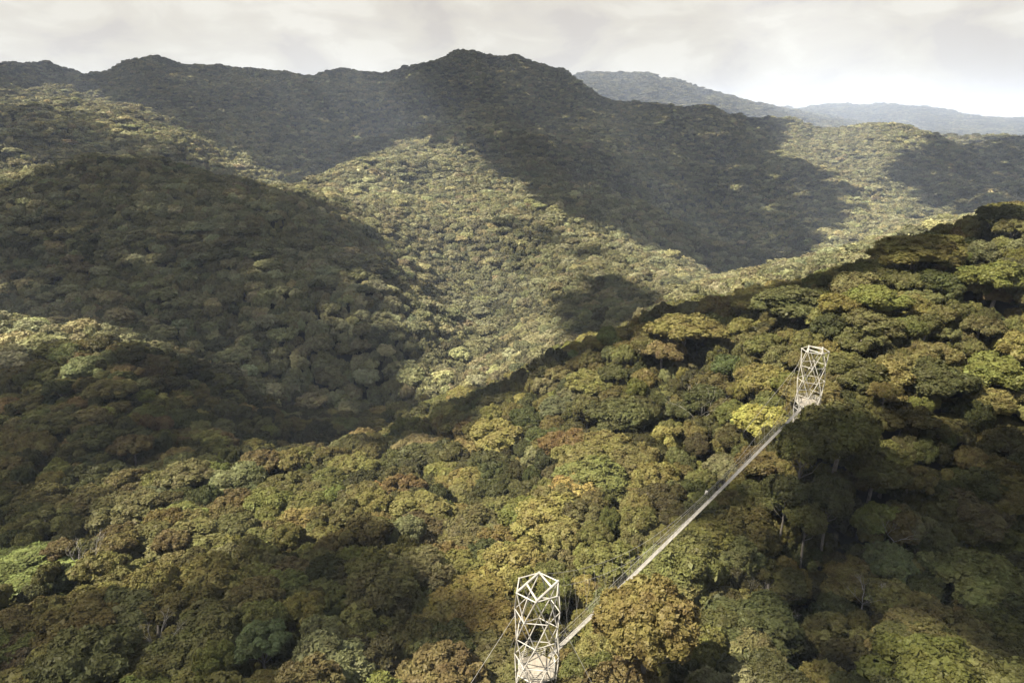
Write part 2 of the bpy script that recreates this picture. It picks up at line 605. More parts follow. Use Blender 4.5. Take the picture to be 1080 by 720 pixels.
plant(180, 568, 38, 'rust brown', 'cauliflower', 'small rust brown tree below the broad umbrella tree')
plant(62, 580, 46, 'rust brown', 'dome', 'dull red tree behind the bare pale branches on the left', mul=0.8)
plant(140, 470, 46, 'rust brown', 'umbrella', 'dark reddish tree on the shaded spur above the left valley', mul=.9)
plant(655, 437, 72, 'dark green', 'dome', 'dark green rounded tree at the middle of the lit ridge', mul=1.2)
plant(527, 462, 68, 'golden olive', 'dome', 'bright golden tree standing proud on the lit ridge', mul=1.15)
plant(966, 270, 98, 'golden olive', 'cauliflower', 'widest golden tree below the skyline on the right')
plant(905, 300, 60, 'brown olive', 'dome', 'brownish tree left of the widest golden tree near the skyline', mul=1.2)
plant(838, 322, 92, 'dark green', 'dome', 'dark green tree above the farther tower', mul=1.3)
plant(722, 352, 84, 'golden olive', 'umbrella', 'brownish gold flat tree on the ridge crest', mul=.9)
plant(806, 402, 70, 'golden olive', 'cauliflower', 'golden tree left of the farther tower', mul=1.0)
plant(925, 318, 70, 'yellow green', 'ragged', 'yellowish green tree above and right of the farther tower')
plant(500, 508, 46, 'golden olive', 'ragged', 'ragged golden tree with a dark hollow beside it, mid ridge', mul=1.1)
plant(556, 540, 64, 'yellow green', 'ragged', 'yellow green tree above the nearer tower', mul=1.0)
plant(92, 695, 108, 'dark green', 'umbrella', 'smooth dark green mound at the lower left corner', Y=74, mul=1.4)
plant(988, 398, 78, 'dark green', 'dome', 'darkest round tree right of the farther tower', mul=1.1)
plant(1050, 392, 70, 'yellow green', 'dome', 'bright green tree at the right edge, level with the farther tower')
plant(1062, 230, 60, 'dark green', 'umbrella', 'dark flat tree on the skyline at the right edge')
plant(1052, 290, 70, 'yellow green', 'dome', 'green domed tree at the right edge under the skyline', mul=.9)
plant(886, 450, 92, 'olive green', 'dome', 'olive tree covering the lower right of the farther tower', Y=123, dz=0.5)
plant(847, 464, 60, 'olive green', 'dome', 'olive tree in front of the farther tower where the footbridge ends', Y=121, dz=0.6)
plant(640, 470, 60, 'golden olive', 'dome', 'golden brown tree below the dark rounded ridge tree', mul=.9)
plant(690, 500, 56, 'golden olive', 'cauliflower', 'golden knobbly tree left of the footbridge', mul=.95)
plant(700, 372, 50, 'rust brown', 'umbrella', 'rusty flat tree just under the ridge crest', mul=1.1)
plant(430, 560, 52, 'pale green', 'ragged', 'palest green tree on the lower left of the ridge', mul=1.1)
plant(220, 600, 62, 'golden olive', 'umbrella', 'golden flat tree on the lit lower left slope', mul=1.1)
plant(160, 610, 62, 'golden olive', 'dome', 'dull golden dome on the lit slope at the lower left')
plant(400, 620, 90, 'brown olive', 'dome', 'broad brown tree in the shade left of the nearer tower')
plant(225, 690, 50, 'yellow green', 'tall', 'narrow yellow green tree in the lower left shade')
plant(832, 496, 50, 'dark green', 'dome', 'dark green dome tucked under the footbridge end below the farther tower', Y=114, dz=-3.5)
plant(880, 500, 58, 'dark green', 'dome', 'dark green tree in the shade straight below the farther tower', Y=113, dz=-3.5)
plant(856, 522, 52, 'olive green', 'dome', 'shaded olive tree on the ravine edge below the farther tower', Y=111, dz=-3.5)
NMARK = len(T)


def jitter_grid(r0, r1, step, seed, th_lim=0.88):
    """points on a jittered hexagonal grid between two distances, inside the view's wedge"""
    r = np.random.default_rng(seed)
    X = np.arange(-r1 * 0.85, r1 * 0.85, step)
    Yv = np.arange(20, r1, step * 0.866)
    gx, gy = np.meshgrid(X, Yv)
    gx = gx + (np.arange(len(Yv)) % 2)[:, None] * step * 0.5
    gx = gx + r.uniform(-.36, .36, gx.shape) * step; gy = gy + r.uniform(-.36, .36, gx.shape) * step
    gx, gy = gx.ravel(), gy.ravel()
    d = np.hypot(gx, gy)
    k = (d >= r0) & (d < r1) & (np.abs(np.arctan2(gx, gy)) < th_lim)
    return gx[k], gy[k]


def in_frame(x, y, z, m=60):
    px, py, d = proj(x, y, z)
    return (d > 1) & (px > -m) & (px < 1080 + m) & (py < 720 + m * 1.6) & (py > -40)


NEAR_END = 330.0
PROB_NEAR = [0.44, 0.15, 0.20, 0.11, 0.07, 0.015, 0.055]
x, y = jitter_grid(46, NEAR_END, 7.0, 21)
# keep clear of landmark trees, the towers, the clearing
mk = np.array([(t['x'], t['y'], t['R']) for t in T])
ok = np.ones(len(x), bool)
for a, b, R in mk:
    ok &= np.hypot(x - a, y - b) > R * 0.80
for c in (NT_C, FT_C):
    ok &= np.hypot(x - c.x, y - c.y) > 6.0
ok &= np.hypot(x - CLEAR.x, y - CLEAR.y) > 19
x, y = x[ok], y[ok]
cz = canopy(x, y)
ok = in_frame(x, y, cz) & seen(x, y, cz + 3, 0.09)
x, y, cz = x[ok], y[ok], cz[ok]
r2 = np.random.default_rng(3)
R = np.clip(4.6 * np.exp(r2.normal(0, 0.33, len(x))), 2.6, 9.0)
top = cz + np.clip(r2.normal(0, 1.4, len(x)) + (R - 5) * 0.6, -4, 2.6)
cl, rgb = pick_tints(x, y, PROB_NEAR, 8)
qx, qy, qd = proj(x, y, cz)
c2, g2 = pick_tints(x, y, [.42, .46, .02, .05, .02, .01, .03], 18)      # darker greens that put the ravine's shade into the tints
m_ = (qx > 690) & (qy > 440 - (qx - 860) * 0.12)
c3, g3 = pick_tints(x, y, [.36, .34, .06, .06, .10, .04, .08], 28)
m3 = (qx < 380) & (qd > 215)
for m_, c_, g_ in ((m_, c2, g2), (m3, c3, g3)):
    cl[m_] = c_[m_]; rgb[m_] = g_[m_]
sty = r2.choice(['dome', 'cauliflower', 'umbrella', 'tall', 'ragged'], len(x), p=[.38, .2, .12, .1, .2])
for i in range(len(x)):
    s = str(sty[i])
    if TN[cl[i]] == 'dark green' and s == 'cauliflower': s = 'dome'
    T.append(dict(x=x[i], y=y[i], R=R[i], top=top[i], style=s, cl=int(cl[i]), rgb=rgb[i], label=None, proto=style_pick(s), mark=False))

# keep trees out of the line of sight to the footbridge and towers, and below the deck
for t in T:
    d0 = np.hypot(DX - t['x'], DY - t['y'])
    k = int(d0.argmin())
    if t['mark'] and t['label'].startswith(('big golden', 'rust tree', 'olive tree')):
        continue
    if d0[k] < t['R'] + 1.5:
        t['top'] = min(t['top'], DZ[k] - 2.0)
    for _ in range(14):
        px, py, d = proj(t['x'], t['y'], t['top'] - t['R'] * 0.35)
        rp = F * t['R'] / d * 0.95
        near = dd > d + 1.0
        bad = near.any() and (np.hypot((dpx - px), (dpy - py))[near] < rp).any()
        for c, hh in ((NT_C, TOWER_H), (FT_C, TOWER_H)):
            for zz in np.linspace(-1.6 if c is NT_C else 2.6, hh, 5):
                a, b, e = proj(c.x, c.y, c.z + zz)
                if e > d + 1 and math.hypot((a - px), (b - py)) < rp * .8 + F * 2.0 / e:
                    bad = True
        if not bad:
            break
        t['top'] -= 1.0
    else:
        t['skip'] = True
T = [t for t in T if not t.get('skip')]
for t in T:
    g = float(ground(t['x'], t['y']))
    h = max(t['top'] - g, 5.0)
    t['z'], t['sz'], t['h'] = g, h / 15.0, h
    # very short trees keep a small crown
    if h < 9:
        t['R'] = min(t['R'], 3.4)
    t['s'] = t['R'] / 5.0
    t['rot'] = random.uniform(0, 6.28)

# which of them show largest: a coarse depth picture of crown discs
SW, SH = 540, 360
zb = np.full((SH, SW), 1e9); ib = np.full((SH, SW), -1)
yy, xx = np.mgrid[0:SH, 0:SW]
for i, t in enumerate(T):
    px, py, d = proj(t['x'], t['y'], t['top'] - t['R'] * 0.45)
    t['px'], t['py'], t['d'] = px, py, d
    rx = F * t['R'] / d / 2; ry = rx * 0.85
    a, b = px / 2, py / 2
    x0, x1, y0, y1 = int(max(0, a - rx)), int(min(SW, a + rx + 1)), int(max(0, b - ry)), int(min(SH, b + ry + 1))
    if x0 >= x1 or y0 >= y1:
        t['vis'] = 0
        continue
    e = ((xx[y0:y1, x0:x1] - a) / rx) ** 2 + ((yy[y0:y1, x0:x1] - b) / ry) ** 2
    dep = d - t['R'] * np.sqrt(np.clip(1 - e, 0, 1)) * 0.6
    mm = (e < 1) & (dep < zb[y0:y1, x0:x1])
    zb[y0:y1, x0:x1][mm] = dep[mm]; ib[y0:y1, x0:x1][mm] = i
vis = np.bincount(ib[ib >= 0].ravel(), minlength=len(T))
for i, t in enumerate(T):
    t['vis'] = int(vis[i])
order = sorted(range(len(T)), key=lambda i: -T[i]['vis'])
N_IND = 292
solo = set(order[:N_IND])
solo |= {i for i, t in enumerate(T) if t['mark'] and t['vis'] > 3}
print('near trees', len(T), 'individual', len(solo), 'least', T[order[N_IND - 1]]['vis'] if len(T) > N_IND else 0)

# ------------------------------------------------------------------ labels that say which tree
LM = [('the nearer lattice tower', 566, 660), ('the farther lattice tower', 862, 398), ('the middle of the footbridge', 745, 520),
      ('the big golden brown tree beside the footbridge', 687, 645), ('the flat-topped brown umbrella tree', 195, 502), ('the green clearing at the left edge', 5, 605),
      ('the bright golden tree on the ridge', 527, 462), ('the bright green tree at the bottom right', 975, 690), ('the skyline at the right edge', 1080, 215),
      ('the pale sprouting tree at the bottom', 345, 702), ('the widest golden tree on the right', 966, 270), ('the shaded mound in the lower left corner', 92, 695),
      ('the dark tree above the farther tower', 838, 322), ('the palest tree on the lower ridge', 430, 560), ('the flat gold tree on the crest', 722, 352),
      ('the dark round tree mid ridge', 655, 437), ('the bare tree in the ravine', 815, 640)]
DIRN = ['right of', 'below and right of', 'below', 'below and left of', 'left of', 'above and left of', 'above', 'above and right of']
ORD = ['nearest', 'second nearest', 'third nearest', 'fourth nearest', 'fifth nearest', 'sixth nearest', 'seventh nearest', 'eighth nearest', 'ninth nearest', 'tenth nearest', 'eleventh nearest', 'twelfth nearest']
SHAPE = {'dome': 'domed', 'cauliflower': 'knobbly', 'umbrella': 'flat-topped', 'tall': 'narrow', 'ragged': 'ragged'}
buckets = {}
for i in solo:
    t = T[i]
    if t['label']:
        continue
    k = min(range(len(LM)), key=lambda j: math.hypot(LM[j][1] - t['px'], LM[j][2] - t['py']))
    ang = math.atan2(t['py'] - LM[k][2], t['px'] - LM[k][1])
    s = int(round(ang / (math.pi / 4))) % 8
    buckets.setdefault((t['cl'], t['style'], k, s), []).append(i)
for (c, st, k, s), members in buckets.items():
    members.sort(key=lambda i: math.hypot(LM[k][1] - T[i]['px'], LM[k][2] - T[i]['py']))
    for r_, i in enumerate(members):
        o = '' if len(members) == 1 else ORD[min(r_, len(ORD) - 1)] + ' '
        T[i]['label'] = f"{o}{SHAPE[st]} {TN[c]} tree {DIRN[s]} {LM[k][0]}"
        if len(T[i]['label'].split()) > 15:
            T[i]['label'] = T[i]['label'].replace('below and ', 'lower ').replace('above and ', 'upper ').replace(' at the bottom right', ' at bottom right').replace('the skyline at the', 'the skyline at')

GROUPS = {'olive green': 'olive green forest trees', 'dark green': 'dark green forest trees', 'golden olive': 'golden forest trees', 'yellow green': 'yellow green forest trees',
          'pale green': 'pale green forest trees', 'rust brown': 'rust brown forest trees', 'brown olive': 'brown forest trees'}
NAMES = {'dome': 'broadleaf_tree', 'cauliflower': 'knobbly_crowned_tree', 'umbrella': 'umbrella_tree', 'tall': 'narrow_tree', 'ragged': 'ragged_tree'}
for i in sorted(solo, key=lambda i: -T[i]['vis']):
    t = T[i]
    root = bpy.data.objects.new(NAMES[t['style']], None)
    root.empty_display_size = 1.0
    COL.objects.link(root)
    root.location = (t['x'], t['y'], t['z'])
    root.rotation_euler = (0, 0, t['rot'])
    root.scale = (t['s'], t['s'], t['sz'])
    tag(root, t['label'], 'tree', GROUPS[TN[t['cl']]])
    _, cm, tm = PROTO[t['proto']]
    c = link('crown', cm, root)
    flat = min(1.0, max(0.5, 0.95 * t['s'] / t['sz']))     # crowns keep their proportions on tall stems
    c.scale = (1, 1, flat); c.location = (0, 0, 15.0 * (1 - flat))
    c['tint'] = [float(v) for v in t['rgb']] + [1.0]
    link('trunk', tm, root)


# ------------------------------------------------------------------ geometry-node scatter for the uncountable forest
def proto_objects(meshes, name):
    out = []
    for m in meshes:
        o = bpy.data.objects.new(name, m)       # never linked to the scene
        out.append(o)
    return out


def scatter(name, P, idx, scl, rot, tint, protos):
    me = bpy.data.meshes.new(name)
    nP = len(P)
    me.vertices.add(nP); me.vertices.foreach_set('co', np.asarray(P, np.float32).ravel())
    a = me.attributes.new('pick', 'INT', 'POINT'); a.data.foreach_set('value', np.asarray(idx, np.int32))
    a = me.attributes.new('scl', 'FLOAT_VECTOR', 'POINT'); a.data.foreach_set('vector', np.asarray(scl, np.float32).ravel())
    rv = np.zeros((nP, 3), np.float32); rv[:, 2] = rot
    a = me.attributes.new('turn', 'FLOAT_VECTOR', 'POINT'); a.data.foreach_set('vector', rv.ravel())
    tv = np.ones((nP, 4), np.float32); tv[:, :3] = tint
    a = me.attributes.new('tint', 'FLOAT_COLOR', 'POINT'); a.data.foreach_set('color', tv.ravel())
    me.materials.append(M_LEAF)
    o = link(name, me)
    ng = bpy.data.node_groups.new(name + '_scatter', 'GeometryNodeTree')
    ng.interface.new_socket('Geometry', in_out='INPUT', socket_type='NodeSocketGeometry')
    ng.interface.new_socket('Geometry', in_out='OUTPUT', socket_type='NodeSocketGeometry')
    gi, go = ng.nodes.new('NodeGroupInput'), ng.nodes.new('NodeGroupOutput')
    jn = ng.nodes.new('GeometryNodeJoinGeometry')
    for p in reversed(protos):
        oi = ng.nodes.new('GeometryNodeObjectInfo'); oi.inputs['Object'].default_value = p; oi.inputs['As Instance'].default_value = True
        ng.links.new(oi.outputs['Geometry'], jn.inputs[0])
    ip = ng.nodes.new('GeometryNodeInstanceOnPoints')
    ip.inputs['Pick Instance'].default_value = True

    def attr(nm, dt):
        n_ = ng.nodes.new('GeometryNodeInputNamedAttribute'); n_.data_type = dt; n_.inputs['Name'].default_value = nm
        return n_.outputs['Attribute']
    er = ng.nodes.new('FunctionNodeEulerToRotation')
    ng.links.new(attr('turn', 'FLOAT_VECTOR'), er.inputs[0])
    ng.links.new(gi.outputs[0], ip.inputs['Points'])
    ng.links.new(jn.outputs[0], ip.inputs['Instance'])
    ng.links.new(attr('pick', 'INT'), ip.inputs['Instance Index'])
    ng.links.new(er.outputs[0], ip.inputs['Rotation'])
    ng.links.new(attr('scl', 'FLOAT_VECTOR'), ip.inputs['Scale'])
    ng.links.new(ip.outputs[0], go.inputs[0])
    md = o.modifiers.new('scatter', 'NODES'); md.node_group = ng
    return o


near_p = proto_objects([p[1] for p in PROTO], 'forest_crown')
mid_p = proto_objects(MID, 'forest_crown')
far_p = proto_objects(FARP, 'forest_crown')

rest = [t for i, t in enumerate(T) if i not in solo]
P = [(t['x'], t['y'], t['z']) for t in rest]; ID = [t['proto'] for t in rest]; S = [(t['s'], t['s'], t['sz']) for t in rest]
RO = [t['rot'] for t in rest]; TI = [t['rgb'] for t in rest]
# understorey between the big trees
x, y = jitter_grid(46, NEAR_END, 4.0, 77)
d = np.hypot(x - CLEAR.x, y - CLEAR.y)
g = ground(x, y)
ok = (d > 17) & in_frame(x, y, g + 8) & seen(x, y, g + 13, 0.07)
for c in (NT_C, FT_C):
    ok &= np.hypot(x - c.x, y - c.y) > 0.5
x, y, g = x[ok], y[ok], g[ok]
r3 = np.random.default_rng(55)
hh = r3.uniform(6.0, 11.0, len(x))
# stay under the deck
for k in range(0, 80):
    near = np.hypot(x - DX[k], y - DY[k]) < 4
    hh[near] = np.minimum(hh[near], np.maximum(DZ[k] - g[near] - 3.0, 2.5))
cl, rgb = pick_tints(x, y, [.45, .35, .05, .06, .05, .02, .05], 91)
P += list(zip(x, y, g)); RO += list(r3.uniform(0, 6.28, len(x))); ID += list(r3.choice([0, 1, 2, 3, 9, 10, 11, 12, 13], len(x)))
rs = r3.uniform(.45, .75, len(x))
S += list(zip(rs, rs, hh / 15.0)); TI += list(rgb * 0.9)
o = scatter('forest', P, ID, S, RO, np.array(TI), near_p)
tag(o, 'unbroken lesser trees and undergrowth filling the gaps of the near ridge forest', kind='stuff')
print('near stuff', len(P))


def forest_band(name, label, r0, r1, step, protos, seed, probs, Rm, margin, hsc=1.25, mul=1.9):
    x, y = jitter_grid(r0, r1, step, seed)
    cz = canopy(x, y)
    ok = in_frame(x, y, cz, 40) & seen(x, y, cz + 4, margin)
    x, y, cz = x[ok], y[ok], cz[ok]
    r = np.random.default_rng(seed + 1)
    R = np.clip(Rm * np.exp(r.normal(0, 0.36, len(x))), Rm * 0.45, Rm * 2.2)
    h = (DEPTH + r.normal(0, 1.0, len(x)))
    cl, rgb = pick_tints(x, y, probs, seed + 2)
    rgb = rgb * np.exp(0.5 * fbm(x / 160, y / 160, 3))[:, None] * mul
    rgb = rgb * 0.55 + rgb.mean(1, keepdims=True) * np.array((1.08, 1.03, 0.70)) * 0.45
    o = scatter(name, np.stack([x, y, cz + r.normal(0, 1.6, len(x)) * Rm / 5 + (R - Rm) * 0.7 - h * hsc], 1), r.integers(0, len(protos), len(x)), np.stack([R / 5, R / 5, h / 15 * hsc], 1), r.uniform(0, 6.28, len(x)), rgb, protos)
    tag(o, label, kind='stuff')
    print(name, len(x))


PM = [0.40, 0.18, 0.07, 0.07, 0.22, 0.02, 0.08]
forest_band('hillside_forest', 'continuous rainforest over the shaded hill on the left and the lit middle spur', NEAR_END, 900, 6.1, mid_p, 31, PM, 4.15, 0.05)
forest_band('mountain_forest', 'distant rainforest covering the long mountain ridge and its valleys', 900, 2600, 7.3, far_p, 41, PM, 4.6, 0.025)
forest_band('distant_forest', 'far hazy woods on the farthest ridges', 2600, 9000, 15.0, far_p, 51, PM, 10.0, 0.008, 2.0, 1.1)

# fern clearing on the left edge
x, y = jitter_grid(60, 180, 1.1, 61)
d = np.hypot(x - CLEAR.x, y - CLEAR.y)
ok = d < 20
x, y = x[ok], y[ok]
g = ground(x, y)
rs = np.random.default_rng(9)
sz = np.clip(0.22 * np.exp(rs.normal(0, .5, len(x)) + 1.2 * fbm(x / 4, y / 4, 2)), .1, .75)
tint = np.array((0.080, 0.088, 0.026)) * np.exp(rs.normal(size=(len(x), 1)) * 0.3) * np.exp(0.9 * fbm(x / 5, y / 5, 3))[:, None]
o = scatter('bracken', np.stack([x, y, g - 0.6], 1), rs.integers(0, 4, len(x)), np.stack([sz, sz, sz * 0.45], 1), rs.uniform(0, 6.28, len(x)), tint, mid_p)
tag(o, 'bright green bracken and low growth in the clearing at the left edge', kind='stuff')

# ------------------------------------------------------------------ ground sheet
tw = np.concatenate([np.linspace(-math.pi, TH0, 40)[:-1], th[::2], np.linspace(TH1, math.pi, 40)[1:]])
lrs = np.concatenate([[math.log(4), math.log(15), math.log(30)], lr[::2]])
A_, B_ = np.meshgrid(tw, lrs, indexing='ij')
rr = np.exp(B_)
gx, gy = rr * np.sin(A_), rr * np.cos(A_)
tcl = np.clip(A_, TH0, TH1)
gz = ground(rr * np.sin(tcl), rr * np.cos(tcl))
nt_, nr_ = A_.shape
V = np.stack([gx, gy, gz], -1).reshape(-1, 3)
ii, jj = np.meshgrid(np.arange(nt_ - 1), np.arange(nr_ - 1), indexing='ij')
q = np.stack([ii * nr_ + jj, ii * nr_ + jj + 1, (ii + 1) * nr_ + jj + 1, (ii + 1) * nr_ + jj], -1).reshape(-1, 4)
V = np.concatenate([V, [[0, 0, float(gz[:, 0].mean())]]])
cidx = len(V) - 1
tri = np.stack([np.arange(nt_ - 1) * nr_, (np.arange(nt_ - 1) + 1) * nr_, np.full(nt_ - 1, cidx)], -1)
o = link('ground', mesh_np('ground', V, [q, tri], M_FLOOR, smooth=True))
tag(o, 'dark forest floor of the ridges and valleys running to the horizon', kind='structure')


# ------------------------------------------------------------------ lattice towers
def tower(loc, label, rot, below, guys):
    root = bpy.data.objects.new('lattice_tower', None)
    COL.objects.link(root)
    root.location = loc
    root.rotation_euler = (0, 0, rot)
    tag(root, label, 'tower', 'lattice towers of the canopy walkway')
    R = TOWER_R
    step = 3.25
    levels = [TOWER_H - k * step for k in range(int((TOWER_H + below) / step) + 1)]

    def node(k, i):
        a = rad(23 + 60 * i + (30 if k % 2 else 0))
        return Vector((R * math.cos(a), R * math.sin(a), levels[k]))
    # ring, diagonal members: triangulated drum
    mb = MB()
    for k in range(len(levels)):
        rt = 0.062 if k else 0.075
        for i in range(6):
            mb.tube([node(k, i), node(k, (i + 1) % 6)], rt, 6)
            if k + 1 < len(levels):
                a, b = (i, (i - 1) % 6) if k % 2 == 0 else (i, (i + 1) % 6)
                mb.tube([node(k, i), node(k + 1, a)], 0.072, 6)
                mb.tube([node(k, i), node(k + 1, b)], 0.072, 6)
    # posts down to the ground at the foot
    for i in range(6):
        p = node(len(levels) - 1, i)
        mb.tube([p, Vector((p.x, p.y, -below - 1.5))], 0.09, 6)
    mb.build('lattice', M_STEEL, root)
    jb = MB()
    for k in range(len(levels)):
        for i in range(6):
            jb.ball(node(k, i), 0.13)
    jb.build('joint', M_STEEL, root)
    # heavy beams across the head of the tower
    n0 = [node(0, i) for i in range(6)]
    up = Vector((0, 0, 0.06))
    beams = [(n0[3], n0[1], .16), (n0[4], n0[0], .16)]
    a0, a1 = n0[3].lerp(n0[1], .42), n0[4].lerp(n0[0], .06)
    b0, b1 = n0[1].lerp(n0[3], .02), n0[0].lerp(n0[4], .30)
    beams += [(a0, a1, .115), (b0, b1, .115)]
    for p, q, r_ in beams:
        b = MB(); b.tube([p + up, q + up], r_, 8)
        b.build('head_beam', M_STEEL, root)
    # floor: hexagonal boarded deck with a rim beam
    RP = R * 0.93
    hexp = [Vector((RP * math.cos(rad(23 + 60 * i)), RP * math.sin(rad(23 + 60 * i)), 0)) for i in range(6)]
    pl = MB()
    xw = -RP
    while xw < RP - 0.02:
        x0, x1 = xw + 0.008, min(xw + 0.2, RP) - 0.008

        def span(xc):
            ys = []
            for i in range(6):
                p, q = hexp[i], hexp[(i + 1) % 6]
                if (p.x - xc) * (q.x - xc) <= 0 and abs(p.x - q.x) > 1e-6:
                    ys.append(p.y + (q.y - p.y) * (xc - p.x) / (q.x - p.x))
            return (min(ys), max(ys)) if len(ys) >= 2 else None
        s0, s1 = span(x0), span(x1)
        if s0 and s1:
            pl.prism([(x0, s0[0]), (x1, s1[0]), (x1, s1[1]), (x0, s0[1])], -0.06, 0.0 + random.uniform(-.004, .004))
        xw += 0.2
    pf = pl.build('platform', M_BOARD, root)
    rb = MB()
    for i in range(6):
        rb.tube([hexp[i] - Vector((0, 0, .16)), hexp[(i + 1) % 6] - Vector((0, 0, .16))], 0.09, 6)
        rb.tube([hexp[i] - Vector((0, 0, .16)), -hexp[i] - Vector((0, 0, .16))], 0.06, 6)
    rb.build('floor_beam', M_STEEL, pf)
    # railing round the floor, open where the footbridge leaves
    rl = MB()
    gate = math.atan2(AX.y, AX.x) - rot if loc is NT_C else math.atan2(-AX.y, -AX.x) - rot
    nseg = 24
    for s in range(nseg):
        a0, a1 = 2 * math.pi * s / nseg, 2 * math.pi * (s + 1) / nseg
        am = (a0 + a1) / 2
        if abs((am - gate + math.pi) % (2 * math.pi) - math.pi) < 0.28:
            continue
        rq = RP * 0.9
        p, q = Vector((rq * math.cos(a0), rq * math.sin(a0), 0)), Vector((rq * math.cos(a1), rq * math.sin(a1), 0))
        rl.tube([p, p + Vector((0, 0, 1.15))], 0.03, 5)
        for z in (0.3, 0.58, 0.86, 1.15):
            rl.tube([p + Vector((0, 0, z)), q + Vector((0, 0, z))], 0.028, 5)
    rl.build('railing', M_STEEL, root)
    for (ax, ay, dist, drop) in guys:
        a = Vector((ax, ay, 0)).normalized()
        p = Vector((a.x * R, a.y * R, TOWER_H - 3.25))
        q = Vector((a.x * dist, a.y * dist, -drop))
        g_ = MB(); g_.tube([p, q], 0.028, 5)
        g_.build('guy_wire', M_CABLE, root)
    return root


tg1 = NT_C.z - float(ground(NT_C.x, NT_C.y))
tg2 = FT_C.z - float(ground(FT_C.x, FT_C.y))
tower(NT_C, 'nearer pale lattice tower with a hexagonal boarded platform, at the bottom of the photo', 0.0, tg1, [(1, -.55, 14, 10), (-1, -.25, 14, 10), (-.3, 1, 14, 12)])
tower(FT_C, 'farther pale lattice tower, smaller in view, standing up the ridge at the footbridge end', rad(12), tg2, [(1, .6, 12, 9), (-.9, .6, 12, 9)])

# ------------------------------------------------------------------ suspension footbridge
br = bpy.data.objects.new('suspension_footbridge', None)
COL.objects.link(br)
br.location = DK0
tag(br, 'long narrow pale suspension footbridge strung between the two lattice towers above the treetops', 'footbridge')
L0 = DK0.copy()


def rel(p):
    return p - L0


UP = Vector((0, 0, 1))
HW = 0.29
mb = MB()
npl = int(SPAN / 0.32)
for i in range(npl):
    t = (i + 0.5) / npl
    p = deck_pt(t)
    d = (deck_pt(min(t + .002, 1)) - deck_pt(max(t - .002, 0))).normalized()
    mb.box(rel(p) + UP * random.uniform(-.004, .004), SIDE * HW, d * 0.148, UP * 0.022)
mb.build('deck', M_DECK, br)
ST = [SIDE * (HW * 0.8), SIDE * (-HW * 0.8)]
for s in ST:
    b = MB(); b.tube([rel(deck_pt(t) + s - UP * 0.075) for t in np.linspace(0, 1, 40)], 0.045, 5)
    b.build('stringer', M_STEEL, br)
top0 = NT_C + UP * TOWER_H
top1 = FT_C + UP * TOWER_H


def main_pt(t, sgn):
    """main cable: from tower head down to just over the handrail at mid span"""
    q = (2 * abs(t - 0.5)) ** 1.2
    p = deck_pt(t) + SIDE * sgn * (0.62 + 1.0 * q ** 2)
    h = 1.3 + (TOWER_H - 1.7) * q ** 2
    return p + UP * h


for sgn in (1, -1):
    b = MB(); b.tube([rel(main_pt(t, sgn)) for t in np.linspace(0, 1, 61)], 0.02, 5)
    b.build('main_cable', M_CABLE, br)
    b = MB(); b.tube([rel(deck_pt(t) + SIDE * sgn * 0.55 + UP * 1.12) for t in np.linspace(0, 1, 41)], 0.022, 5)
    b.build('handrail', M_CABLE, br)
    nh = 40
    for i in range(1, nh):
        t = i / nh
        b = MB(); b.tube([rel(deck_pt(t) + SIDE * sgn * HW), rel(main_pt(t, sgn))], 0.016, 4)
        b.build('hanger', M_WIRE, br)
    b = MB()
    ns = 120
    for zz in (0.28, 0.56, 0.84):
        b.tube([rel(deck_pt(t) + SIDE * sgn * (HW + 0.13 * zz / 1.1) + UP * zz) for t in np.linspace(0, 1, 41)], 0.008, 4)
    for i in range(ns):
        t = (i + .5) / ns
        b.tube([rel(deck_pt(t) + SIDE * sgn * HW), rel(deck_pt(t) + SIDE * sgn * .55 + UP * 1.12)], 0.007, 4)
    b.build('side_net', M_WIRE, br)
for t in (0.5,):
    b = MB()
    p = deck_pt(t) - SIDE * 0.62 + UP * 1.3
    b.box(rel(p), AX * 0.42, SIDE * 0.10, UP * 0.16)
    b.box(rel(p) + AX * 0.1, AX * 0.12, SIDE * 0.2, UP * 0.3)
    b.build('cable_clamp', M_STEEL, br)


# ------------------------------------------------------------------ bare trees
def bare_tree(px, py, hpx, label, seed, Y=None, lean=(0, 0)):
    r = random.Random(seed)
    p = at(px, py, Y) if Y else hit(px, py)
    dist = proj(p.x, p.y, p.z)[2]
    g = float(ground(p.x, p.y))
    H = hpx * dist / F
    fork = p.z - g - H * 0.42
    root = bpy.data.objects.new('bare_tree', None)
    COL.objects.link(root)
    root.location = (p.x, p.y, g)
    tag(root, label, 'tree', 'bare pale trees')
    tk = MB()
    tk.tube([(0, 0, -1), (lean[0] * .3, lean[1] * .3, fork * .5), (lean[0], lean[1], fork)], [.24, .16, .11], 7)
    tk.build('trunk', M_DEAD, root, True)

    def grow(mb, a, d, ln, rad_, depth):
        mid = a + d * ln * .5 + Vector((r.uniform(-.1, .1), r.uniform(-.1, .1), r.uniform(-.03, .1))) * ln
        e = a + d * ln + Vector((0, 0, .08 * ln))
        mb.tube([a, mid, e], [rad_, rad_ * .8, rad_ * .55], 5)
        if depth:
            for _ in range(r.choice([2, 2, 3])):
                nd = (d + Vector((r.uniform(-.8, .8), r.uniform(-.8, .8), r.uniform(-.15, .6)))).normalized()
                grow(mb, e, nd, ln * r.uniform(.55, .78), rad_ * .58, depth - 1)
    top = Vector((lean[0], lean[1], fork))
    for i in range(4):
        a = i * 1.57 + r.uniform(-.5, .5)
        mb = MB()
        grow(mb, top, Vector((math.cos(a) * .8, math.sin(a) * .8, .75)).normalized(), H * .36, .085, 4)
        mb.build('limb', M_DEAD, root, True)


